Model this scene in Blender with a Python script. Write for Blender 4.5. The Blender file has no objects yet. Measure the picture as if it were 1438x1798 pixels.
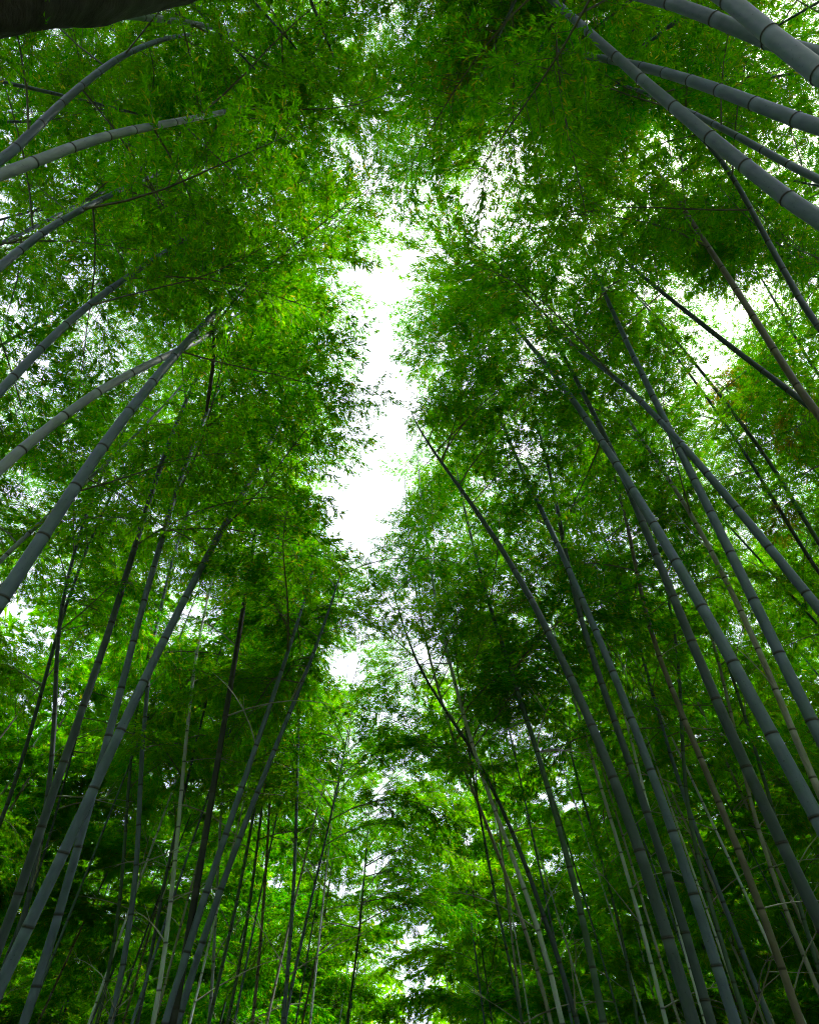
import bpy, math, random
import numpy as np
from mathutils import Vector

scene = bpy.context.scene
C = scene.collection
R = math.radians

# ------------------------------------------------------------------ camera, sky, sun, exposure
cam = bpy.data.cameras.new('camera')
cam.sensor_fit = 'VERTICAL'
cam.sensor_height = 36.0
cam.lens = 21.02
cam.clip_start = 0.05
cam.clip_end = 2000
camo = bpy.data.objects.new('camera', cam)
C.objects.link(camo)
camo.location = (0, 0, 1.6)
camo.rotation_euler = (R(90 + 54.5), 0, 0)
scene.camera = camo

SUN_EL, SUN_AZ = R(67), R(78)            # azimuth measured from +Y (along the path) towards +X
world = bpy.data.worlds.new('World')
scene.world = world
world.use_nodes = True
wn = world.node_tree
wn.nodes.clear()
wout = wn.nodes.new('ShaderNodeOutputWorld')
wbg = wn.nodes.new('ShaderNodeBackground')
sky = wn.nodes.new('ShaderNodeTexSky')
sky.sky_type = 'NISHITA'
sky.sun_disc = False
sky.sun_elevation = SUN_EL
sky.sun_rotation = SUN_AZ
sky.air_density = 1.0
sky.dust_density = 6.0
sky.ozone_density = 1.0
# thin bright cloud cover: the clear sky mixed most of the way to an even white
wmix = wn.nodes.new('ShaderNodeMix')
wmix.data_type = 'RGBA'
wmix.inputs[0].default_value = 0.72
wmix.inputs[7].default_value = (7.4, 7.7, 8.4, 1)
wn.links.new(sky.outputs[0], wmix.inputs[6])
wn.links.new(wmix.outputs[2], wbg.inputs['Color'])
wbg.inputs['Strength'].default_value = 0.15
wn.links.new(wbg.outputs[0], wout.inputs['Surface'])

sl = bpy.data.lights.new('sun', 'SUN')
sl.energy = 5.0
sl.angle = R(3)
sl.color = (1.0, 0.96, 0.88)
so = bpy.data.objects.new('sun', sl)
C.objects.link(so)
sdir = Vector((math.sin(SUN_AZ) * math.cos(SUN_EL), math.cos(SUN_AZ) * math.cos(SUN_EL), math.sin(SUN_EL)))
so.rotation_euler = sdir.to_track_quat('Z', 'Y').to_euler()

vs = scene.view_settings
vs.view_transform = 'Standard'
vs.look = 'None'
vs.exposure = 0.92
vs.gamma = 1.0
vs.use_curve_mapping = False
cy = scene.cycles
cy.max_bounces = 2
cy.diffuse_bounces = 2
cy.glossy_bounces = 1
cy.transmission_bounces = 2
cy.transparent_max_bounces = 4
cy.caustics_reflective = False
cy.caustics_refractive = False
cy.use_denoising = True
cy.denoising_prefilter = 'NONE'
cy.use_adaptive_sampling = True
cy.adaptive_threshold = 0.1
cy.adaptive_min_samples = 24
cy.sample_clamp_indirect = 6.0
cy.filter_width = 1.1

# ------------------------------------------------------------------ helpers
def nd(nt, kind, **kw):
    n = nt.nodes.new(kind)
    for k, v in kw.items():
        setattr(n, k, v)
    return n

def new_mat(name):
    m = bpy.data.materials.new(name)
    m.use_nodes = True
    m.node_tree.nodes.clear()
    return m, m.node_tree

def rgb(nt, a, b, fac):
    n = nd(nt, 'ShaderNodeMix', data_type='RGBA')
    if isinstance(a, tuple): n.inputs[6].default_value = a + (1,)
    else: nt.links.new(a, n.inputs[6])
    if isinstance(b, tuple): n.inputs[7].default_value = b + (1,)
    else: nt.links.new(b, n.inputs[7])
    if isinstance(fac, (int, float)): n.inputs[0].default_value = fac
    else: nt.links.new(fac, n.inputs[0])
    return n.outputs[2]

def math_n(nt, op, a, b=None, clamp=False):
    n = nd(nt, 'ShaderNodeMath', operation=op, use_clamp=clamp)
    for i, v in enumerate((a, b)):
        if v is None: continue
        if isinstance(v, (int, float)): n.inputs[i].default_value = v
        else: nt.links.new(v, n.inputs[i])
    return n.outputs[0]

def leaf_mat(name, d0, d1, t0, t1, odd_d, odd_t, odd_at, mixf=0.62):
    """thin leaf: part of the light scattered back, part let through; every leaf a little different"""
    m, nt = new_mat(name)
    oi = nd(nt, 'ShaderNodeObjectInfo')
    ge = nd(nt, 'ShaderNodeNewGeometry')
    f = math_n(nt, 'ADD', math_n(nt, 'MULTIPLY', oi.outputs['Random'], 0.4), math_n(nt, 'MULTIPLY', ge.outputs['Random Per Island'], 0.6))
    odd = math_n(nt, 'GREATER_THAN', ge.outputs['Random Per Island'], odd_at)
    dc = rgb(nt, rgb(nt, d0, d1, f), odd_d, odd)
    tc = rgb(nt, rgb(nt, t0, t1, f), odd_t, odd)
    di = nd(nt, 'ShaderNodeBsdfDiffuse'); nt.links.new(dc, di.inputs['Color'])
    tr = nd(nt, 'ShaderNodeBsdfTranslucent'); nt.links.new(tc, tr.inputs['Color'])
    mx = nd(nt, 'ShaderNodeMixShader'); mx.inputs[0].default_value = mixf
    nt.links.new(di.outputs[0], mx.inputs[1]); nt.links.new(tr.outputs[0], mx.inputs[2])
    o = nd(nt, 'ShaderNodeOutputMaterial'); nt.links.new(mx.outputs[0], o.inputs['Surface'])
    return m

def culm_mat(name, col, col2, streak, rough=0.55):
    """waxy bamboo wall: long streaks, blotches, pale bloom under each joint, dark joint scar"""
    m, nt = new_mat(name)
    tc = nd(nt, 'ShaderNodeTexCoord')
    oi = nd(nt, 'ShaderNodeObjectInfo')
    mp = nd(nt, 'ShaderNodeMapping'); mp.inputs['Scale'].default_value = (55, 55, 2.2)
    nt.links.new(tc.outputs['Object'], mp.inputs['Vector'])
    n1 = nd(nt, 'ShaderNodeTexNoise'); n1.inputs['Scale'].default_value = 1.0; n1.inputs['Detail'].default_value = 4
    nt.links.new(mp.outputs[0], n1.inputs['Vector'])
    n2 = nd(nt, 'ShaderNodeTexNoise'); n2.inputs['Scale'].default_value = 5.0; n2.inputs['Detail'].default_value = 5
    nt.links.new(tc.outputs['Object'], n2.inputs['Vector'])
    r1 = nd(nt, 'ShaderNodeMapRange'); r1.inputs[1].default_value = 0.38; r1.inputs[2].default_value = 0.72
    nt.links.new(n1.outputs['Fac'], r1.inputs[0])
    r2 = nd(nt, 'ShaderNodeMapRange'); r2.inputs[1].default_value = 0.35; r2.inputs[2].default_value = 0.7
    nt.links.new(n2.outputs['Fac'], r2.inputs[0])
    c = rgb(nt, col, col2, r2.outputs[0])
    c = rgb(nt, c, streak, math_n(nt, 'MULTIPLY', r1.outputs[0], 0.55))
    n3 = nd(nt, 'ShaderNodeTexNoise'); n3.inputs['Scale'].default_value = 1.3; n3.inputs['Detail'].default_value = 7; n3.inputs['Roughness'].default_value = .7
    nt.links.new(tc.outputs['Object'], n3.inputs['Vector'])
    r3 = nd(nt, 'ShaderNodeMapRange'); r3.inputs[1].default_value = 0.52; r3.inputs[2].default_value = 0.66
    nt.links.new(n3.outputs['Fac'], r3.inputs[0])
    algae = tuple(v * k for v, k in zip(col, (.62, .80, .55)))
    c = rgb(nt, c, algae, math_n(nt, 'MULTIPLY', r3.outputs[0], 0.75))
    n4 = nd(nt, 'ShaderNodeTexNoise'); n4.inputs['Scale'].default_value = 60.0; n4.inputs['Detail'].default_value = 2
    nt.links.new(tc.outputs['Object'], n4.inputs['Vector'])
    r4 = nd(nt, 'ShaderNodeMapRange'); r4.inputs[1].default_value = 0.66; r4.inputs[2].default_value = 0.72
    nt.links.new(n4.outputs['Fac'], r4.inputs[0])
    c = rgb(nt, c, tuple(v * .3 for v in col), math_n(nt, 'MULTIPLY', r4.outputs[0], 0.6))
    at = nd(nt, 'ShaderNodeAttribute', attribute_name='joint')
    sp = nd(nt, 'ShaderNodeSeparateColor'); nt.links.new(at.outputs['Color'], sp.inputs[0])
    bloom = tuple(min(0.62, v * 1.45 + 0.03) for v in col)
    c = rgb(nt, c, bloom, math_n(nt, 'MULTIPLY', sp.outputs[1], 0.6))
    c = rgb(nt, c, (0.018, 0.017, 0.014), math_n(nt, 'MULTIPLY', sp.outputs[0], 0.92))
    b = nd(nt, 'ShaderNodeBsdfPrincipled')
    nt.links.new(c, b.inputs['Base Color'])
    b.inputs['Roughness'].default_value = rough
    b.inputs['Specular IOR Level'].default_value = 0.28
    bp = nd(nt, 'ShaderNodeBump'); bp.inputs['Strength'].default_value = 0.12; bp.inputs['Distance'].default_value = 0.004
    nt.links.new(n1.outputs['Fac'], bp.inputs['Height']); nt.links.new(bp.outputs[0], b.inputs['Normal'])
    o = nd(nt, 'ShaderNodeOutputMaterial'); nt.links.new(b.outputs[0], o.inputs['Surface'])
    return m

def plain_mat(name, c0, c1, scale, rough=0.8, bump=0.0, stretch=(1, 1, 1)):
    m, nt = new_mat(name)
    tc = nd(nt, 'ShaderNodeTexCoord')
    mp = nd(nt, 'ShaderNodeMapping'); mp.inputs['Scale'].default_value = stretch
    nt.links.new(tc.outputs['Object'], mp.inputs['Vector'])
    n = nd(nt, 'ShaderNodeTexNoise'); n.inputs['Scale'].default_value = scale; n.inputs['Detail'].default_value = 8
    n.inputs['Roughness'].default_value = 0.65
    nt.links.new(mp.outputs[0], n.inputs['Vector'])
    r = nd(nt, 'ShaderNodeMapRange'); r.inputs[1].default_value = 0.32; r.inputs[2].default_value = 0.68
    nt.links.new(n.outputs['Fac'], r.inputs[0])
    b = nd(nt, 'ShaderNodeBsdfPrincipled'); b.inputs['Roughness'].default_value = rough
    nt.links.new(rgb(nt, c0, c1, r.outputs[0]), b.inputs['Base Color'])
    if bump:
        bp = nd(nt, 'ShaderNodeBump'); bp.inputs['Strength'].default_value = 0.8; bp.inputs['Distance'].default_value = bump
        nt.links.new(n.outputs['Fac'], bp.inputs['Height']); nt.links.new(bp.outputs[0], b.inputs['Normal'])
    o = nd(nt, 'ShaderNodeOutputMaterial'); nt.links.new(b.outputs[0], o.inputs['Surface'])
    return m

LEAF = leaf_mat('bamboo_leaf', (.008, .062, .001), (.050, .140, .002), (.0, .40, .0), (.37, .84, .001),
                (.15, .15, .01), (.62, .60, .02), 0.94)
LEAF_Y = leaf_mat('yellowing_bamboo_leaf', (.12, .10, .012), (.20, .15, .015), (.52, .38, .010), (.66, .52, .015),
                  (.06, .12, .01), (.2, .42, .01), 0.7)
TWIG = plain_mat('twig_bark', (.055, .07, .03), (.11, .12, .06), 9, 0.7)
BARE = plain_mat('bare_branch_bark', (.20, .21, .17), (.34, .34, .28), 9, 0.6)
SCAR = plain_mat('joint_scar', (.012, .012, .010), (.035, .033, .026), 30, 0.8)
BARK = plain_mat('dark_bark', (.010, .010, .010), (.060, .058, .058), 9, 0.85, 0.06, (.35, .35, 1))
SOIL = plain_mat('leaf_litter', (.045, .033, .018), (.12, .09, .05), 3, 0.95, 0.02)
GRAVEL = plain_mat('path_gravel', (.10, .09, .075), (.19, .17, .145), 14, 0.95, 0.01)

TONES = {
    'blue':  culm_mat('blue_grey_culm', (0.074, 0.108, 0.160), (0.055, 0.087, 0.125), (0.109, 0.139, 0.183)),
    'dark':  culm_mat('dark_green_culm', (0.036, 0.056, 0.069), (0.025, 0.044, 0.047), (0.058, 0.076, 0.086)),
    'black': culm_mat('blackish_culm', (0.010, 0.014, 0.014), (0.013, 0.017, 0.015), (0.020, 0.025, 0.023), 0.6),
    'green': culm_mat('green_culm', (0.047, 0.090, 0.066), (0.033, 0.069, 0.047), (0.074, 0.109, 0.084)),
    'pale':  culm_mat('pale_grey_culm', (0.183, 0.215, 0.257), (0.129, 0.160, 0.191), (0.257, 0.281, 0.312)),
    'white': culm_mat('whitish_culm', (0.40, 0.46, 0.54), (0.29, 0.34, 0.40), (0.54, 0.58, 0.63)),
    'tan':   culm_mat('tan_culm', (0.117, 0.103, 0.084), (0.082, 0.074, 0.059), (0.148, 0.133, 0.109)),
    'peel':  culm_mat('peeling_culm', (0.25, 0.25, 0.245), (0.13, 0.122, 0.105), (0.42, 0.40, 0.37)),
}

def mesh_np(name, verts, faces4=None, faces3=None, mats=(), mi4=None, mi3=None, smooth=True):
    me = bpy.data.meshes.new(name)
    verts = np.asarray(verts, dtype=np.float32)
    f4 = np.zeros((0, 4), np.int32) if faces4 is None else np.asarray(faces4, np.int32)
    f3 = np.zeros((0, 3), np.int32) if faces3 is None else np.asarray(faces3, np.int32)
    n4, n3 = len(f4), len(f3)
    me.vertices.add(len(verts)); me.vertices.foreach_set('co', verts.ravel())
    me.loops.add(n4 * 4 + n3 * 3)
    me.loops.foreach_set('vertex_index', np.concatenate([f4.ravel(), f3.ravel()]).astype(np.int32))
    me.polygons.add(n4 + n3)
    me.polygons.foreach_set('loop_start', np.concatenate([np.arange(n4) * 4, n4 * 4 + np.arange(n3) * 3]).astype(np.int32))
    mi = np.zeros(n4 + n3, np.int32)
    if mi4 is not None: mi[:n4] = mi4
    if mi3 is not None: mi[n4:] = mi3
    me.polygons.foreach_set('material_index', mi)
    me.polygons.foreach_set('use_smooth', np.full(n4 + n3, smooth, bool))
    for m in mats: me.materials.append(m)
    me.update(calc_edges=True)
    return me

def tube(P, rad, sides, cap=True):
    """rings of a tube through points P; returns verts, quads, tris"""
    P = np.asarray(P, float); n = len(P)
    T = np.gradient(P, axis=0); T /= np.linalg.norm(T, axis=1)[:, None] + 1e-9
    ref = np.array([0.0, 0.0, 1.0]) if abs(T[0][2]) < 0.8 else np.array([1.0, 0.0, 0.0])
    A = np.cross(T, ref); A /= np.linalg.norm(A, axis=1)[:, None] + 1e-9
    B = np.cross(T, A)
    a = np.linspace(0, 2 * math.pi, sides, endpoint=False)
    V = (P[:, None, :] + np.asarray(rad)[:, None, None] * (np.cos(a)[None, :, None] * A[:, None, :] + np.sin(a)[None, :, None] * B[:, None, :])).reshape(-1, 3)
    i = np.arange(n - 1)[:, None] * sides; j = np.arange(sides)[None, :]; k = (j + 1) % sides
    Q = np.stack([i + j, i + k, i + sides + k, i + sides + j], -1).reshape(-1, 4)
    tr = np.zeros((0, 3), int)
    if cap:
        V = np.vstack([V, P[-1]])
        last = len(V) - 1; o = (n - 1) * sides
        tr = np.array([[o + q, o + (q + 1) % sides, last] for q in range(sides)])
    return V, Q, tr

def link(name, data, parent=None, loc=(0, 0, 0), rot=(0, 0, 0), sc=(1, 1, 1)):
    o = bpy.data.objects.new(name, data)
    C.objects.link(o)
    if parent is not None: o.parent = parent
    o.location = loc; o.rotation_euler = rot; o.scale = sc
    return o

def tag(o, label, cat, group=None):
    o['label'] = label; o['category'] = cat
    if group: o['group'] = group

# ------------------------------------------------------------------ the setting
def disc_sheet(name, mat, half, z, n, amp, rs):
    g = np.linspace(-half, half, n)
    X, Y = np.meshgrid(g, g)
    Z = z + amp * (np.sin(X * .7 + 1) * np.cos(Y * .55) + .5 * np.sin(X * 1.7 + Y * 1.3))
    V = np.stack([X, Y, Z], -1).reshape(-1, 3)
    i = (np.arange(n - 1)[:, None] * n + np.arange(n - 1)[None, :]).reshape(-1)
    Q = np.stack([i, i + 1, i + n + 1, i + n], -1)
    return link(name, mesh_np(name, V, Q, mats=[mat]))
gr = disc_sheet('ground', SOIL, 400, -0.03, 161, 0.012, 1)
gr['kind'] = 'structure'

def path_x(y):
    """centre line of the footpath and of the opening in the canopy above it"""
    return -0.55 + 0.25 * math.sin(y * 0.42 + 0.5) + 0.012 * y
ys = np.linspace(-30, 60, 91)
V, Q = [], []
for i, y in enumerate(ys):
    for s in (-1.15, -0.6, 0, 0.6, 1.15):
        V.append((path_x(y) * .5 + s * (1 + .06 * math.sin(y * 1.9 + s)), y, 0.012 - 0.02 * abs(s) / 1.15 + 0.006))
for i in range(len(ys) - 1):
    for j in range(4):
        a = i * 5 + j; Q.append((a, a + 1, a + 6, a + 5))
pa = link('path', mesh_np('path', V, Q, mats=[GRAVEL])); pa['kind'] = 'structure'

# ------------------------------------------------------------------ leafy branch meshes (shared by all crowns)
def spray_mesh(seed, L=2.0, mats=(TWIG, LEAF), dens=1.0, leafsize=1.0):
    rs = np.random.RandomState(seed)
    V, Q, T3 = [], [], []
    nv = 0
    def add(v, q, t):
        nonlocal nv
        V.append(v); Q.append(q + nv); T3.append(t + nv); nv += len(v)
    s = np.linspace(0, 1, 7)
    bend = rs.uniform(-.25, .25)
    stem = np.stack([L * s * (1 - .06 * s), bend * L * .4 * s ** 2 + .02 * np.sin(7 * s), .10 * L * np.sin(s * 2.6) - rs.uniform(.16, .34) * L * s ** 2.2], -1)
    v, q, t = tube(stem, .0105 * (1 - .85 * s) + .0012, 4)
    add(v, q, t)
    pts, dirs = [], []                                       # leaf fan anchors
    ntw = int(34 * dens)
    for k in range(ntw):
        u = .14 + .86 * (k + rs.uniform(0, .8)) / ntw
        u = min(u, .995)
        fi = u * 6; i0 = min(int(fi), 5); base = stem[i0] * (1 - (fi - i0)) + stem[i0 + 1] * (fi - i0)
        tan = stem[i0 + 1] - stem[i0]; tan /= np.linalg.norm(tan)
        side = 1 if k % 2 else -1
        ang = R(rs.uniform(28, 72)) * side
        ln = rs.uniform(.30, .78) * L * .48 * (math.sin(math.pi * min(1, .18 + u * .8)) ** .7)
        d = np.array([tan[0] * math.cos(ang) - tan[1] * math.sin(ang), tan[0] * math.sin(ang) + tan[1] * math.cos(ang), tan[2] + rs.uniform(-.45, .55)])
        d /= np.linalg.norm(d)
        w = np.linspace(0, 1, 4)
        tw = base + ln * w[:, None] * d + np.stack([0 * w, 0 * w, -.22 * ln * w ** 2], -1)
        v, q, t = tube(tw, .0032 * (1 - .75 * w) + .0006, 3)
        add(v, q, t)
        nf = max(3, int(ln / .034))
        for c in range(nf):
            x = .12 + .88 * (c + rs.rand() * .7) / nf; x = min(x, 1)
            f3 = x * 3; a0 = min(int(f3), 2)
            p = tw[a0] * (1 - (f3 - a0)) + tw[a0 + 1] * (f3 - a0)
            yaw = rs.uniform(-.75, .75)
            dd = np.array([d[0] * math.cos(yaw) - d[1] * math.sin(yaw), d[0] * math.sin(yaw) + d[1] * math.cos(yaw), d[2] + rs.uniform(-.5, .35)])
            off = rs.uniform(.02, .12)
            pts.append(p + dd * off); dirs.append(dd)
    pts = np.array(pts); dirs = np.array(dirs)
    per = 6
    n = len(pts) * per
    P = np.repeat(pts, per, 0) + rs.normal(0, .012, (n, 3))
    D = np.repeat(dirs, per, 0)
    yaw = np.tile(np.linspace(-1.05, 1.05, per), len(pts)) + rs.normal(0, .22, n)
    D = np.stack([D[:, 0] * np.cos(yaw) - D[:, 1] * np.sin(yaw), D[:, 0] * np.sin(yaw) + D[:, 1] * np.cos(yaw), D[:, 2] * .6 - rs.uniform(.0, .75, n)], -1)
    D /= np.linalg.norm(D, axis=1)[:, None]
    up = np.stack([rs.normal(0, .42, n), rs.normal(0, .42, n), np.ones(n)], -1)
    S = np.cross(D, up); S /= np.linalg.norm(S, axis=1)[:, None]
    N = np.cross(S, D)
    ll = leafsize * rs.uniform(.048, .092, n)[:, None]; ww = ll * rs.uniform(.075, .105, n)[:, None]
    b = P
    l = P + D * ll * .36 + S * ww + N * ww * .35
    r = P + D * ll * .36 - S * ww + N * ww * .35
    tip = P + D * ll + np.array([0, 0, -1]) * ll * rs.uniform(.0, .22, n)[:, None]
    LV = np.stack([b, l, tip, r], 1).reshape(-1, 3)
    i = nv + np.arange(n) * 4
    LT = np.concatenate([np.stack([i, i + 2, i + 1], -1), np.stack([i, i + 3, i + 2], -1)])
    QQ = np.vstack(Q); TT = np.vstack(T3)
    me = mesh_np('leafy_branch', np.vstack(V + [LV]), QQ, np.vstack([TT, LT]), mats,
                 np.zeros(len(QQ), int), np.concatenate([np.zeros(len(TT), int), np.ones(len(LT), int)]), smooth=False)
    return me, n
SPRAYS = []
nleaf = 0
for k in range(14):
    me, n = spray_mesh(100 + k, L=2.3)
    SPRAYS.append(me); nleaf += n
FAR_SPRAYS = [spray_mesh(200 + k, L=2.5, leafsize=1.55)[0] for k in range(8)]
SPRAYS_Y = [spray_mesh(300 + k, L=1.5, mats=(TWIG, LEAF_Y))[0] for k in range(2)]
print('leaves per leafy branch', nleaf / len(SPRAYS))

def crown_mesh(seed, n=24, h=9.5):
    """a whole leafy crown for bamboos far off: branches set round the pole, 0 at its lowest branch"""
    rs = np.random.RandomState(seed)
    V, Q, T3, M4, M3, nv = [], [], [], [], [], 0
    az = rs.uniform(0, 6.28)
    for k in range(n):
        me = FAR_SPRAYS[rs.randint(len(FAR_SPRAYS))]
        v = np.empty(len(me.vertices) * 3, np.float32); me.vertices.foreach_get('co', v); v = v.reshape(-1, 3).astype(float)
        nl = len(me.loops); li = np.empty(nl, np.int32); me.loops.foreach_get('vertex_index', li)
        npol = len(me.polygons); ls = np.empty(npol, np.int32); me.polygons.foreach_get('loop_total', ls)
        mi = np.empty(npol, np.int32); me.polygons.foreach_get('material_index', mi)
        n4 = int((ls == 4).sum())
        u = (k + rs.rand()) / n
        s = rs.uniform(.85, 1.2) * (1 - .15 * u)
        pitch = R(rs.uniform(-10, 28) + 25 * u); a = az + 2.4 * k + rs.uniform(-.5, .5)
        v *= s
        x = v[:, 0] * math.cos(pitch) - v[:, 2] * math.sin(pitch); z = v[:, 0] * math.sin(pitch) + v[:, 2] * math.cos(pitch)
        V.append(np.stack([x * math.cos(a) - v[:, 1] * math.sin(a), x * math.sin(a) + v[:, 1] * math.cos(a), z + h * u], -1))
        Q.append(li[:n4 * 4].reshape(-1, 4) + nv); T3.append(li[n4 * 4:].reshape(-1, 3) + nv); M4.append(mi[:n4]); M3.append(mi[n4:]); nv += len(v)
    return mesh_np('crown', np.vstack(V), np.vstack(Q), np.vstack(T3), (TWIG, LEAF), np.concatenate(M4), np.concatenate(M3), smooth=False)
CROWNS = [crown_mesh(700 + k) for k in range(8)]

def bare_mesh(seed):
    rs = np.random.RandomState(seed)
    s = np.linspace(0, 1, 6)
    k = rs.uniform(-.25, .25)
    P = np.stack([s * .75, k * s ** 2, .75 * s - .25 * s ** 2.0], -1)
    v, q, t = tube(P, .0085 * (1 - .75 * s), 5)
    V, Q, T3, nv = [v], [q], [t], len(v)
    for _ in range(3):
        u = rs.randint(2, 5)
        d = np.array([rs.uniform(.2, .7), rs.uniform(-.6, .6), rs.uniform(-.1, .6)]) * rs.uniform(.25, .5)
        w = np.linspace(0, 1, 4)
        v, q, t = tube(P[u] + w[:, None] * d, .004 * (1 - .7 * w), 4)
        V.append(v); Q.append(q + nv); T3.append(t + nv); nv += len(v)
    return mesh_np('bare_branch', np.vstack(V), np.vstack(Q), np.vstack(T3), [BARE])
BARES = [bare_mesh(500 + k) for k in range(6)]

def ring_mesh():
    n, m = 16, 5
    V, Q = [], []
    for i in range(n):
        a = 2 * math.pi * i / n
        for j in range(m):
            b = 2 * math.pi * j / m
            r = 1.0 + .055 * math.cos(b)
            V.append((r * math.cos(a), r * math.sin(a), .06 * math.sin(b)))
    for i in range(n):
        for j in range(m):
            Q.append((i * m + j, ((i + 1) % n) * m + j, ((i + 1) % n) * m + (j + 1) % m, i * m + (j + 1) % m))
    return mesh_np('joint_ring', V, Q, mats=[SCAR])
RING = ring_mesh()

# ------------------------------------------------------------------ bamboos
def curve_fn(ctrl):
    c = np.array(ctrl); z = c[:, 2]
    def f(zz):
        zz = np.asarray(zz, float)
        x = np.interp(zz, z, c[:, 0]); y = np.interp(zz, z, c[:, 1])
        return np.stack([x, y, zz], -1)
    # smooth the broken line a little
    def g(zz):
        zz = np.asarray(zz, float)
        acc = 0
        for o in (-.5, -.25, 0, .25, .5):
            acc = acc + f(np.clip(zz + o, z[0], z[-1]))
        acc = acc / 5
        acc[..., 2] = zz
        return acc
    return g, z[-1]

def diam(D0, H, z):
    u = np.clip(np.asarray(z) / H, 0, 1)
    return D0 * np.maximum(1 - .6 * u ** 1.6 - .34 * u ** 9, .05)

OPEN = [  # shafts of open sky through the canopy, slanting up and outward: x, y where they pass height 11.2 m, radius
    (1.5, 0.60, .20), (1.15, 1.04, .20),
    (-0.75, 2.60, .30), (-0.92, 3.32, .38), (-0.57, 3.91, .37), (-0.1, 4.43, .36), (-0.45, 3.4, .35),
    (-0.8, 5.21, .30), (-0.42, 6.19, .26), (-1.46, 7.00, .42), (-0.83, 8.34, .28), (-1.1, 7.6, .28), (-1.1, 6.1, .3),
    (-1.65, 11.64, .28), (-1.16, 13.21, .1),
    (5.16, 2.87, .34), (5.21, 3.81, .30), (3.94, 2.52, .2), (3.28, 0.97, .16),
    (-4.96, 9.61, .40), (-8.38, 11.43, .6), (-10.57, 15.53, .6), (-8.88, 9.52, .4), (.43, 35.06, .5), (.05, 30., .25),
]
def blocked(p):
    x, y, z = p
    if z < 4 and abs(x - path_x(y)) < 1.3: return True
    k = 1 + (z - 11.2) / 9.6
    for ox, oy, r in OPEN:
        dx, dy = x - ox * k, y - oy * k
        if oy > 9: dy *= .45 * 9 / oy + .1
        if dx * dx + dy * dy < r * r: return True
    if x * x + y * y + (z - 1.6) ** 2 < 6.3 ** 2: return True
    return False

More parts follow.
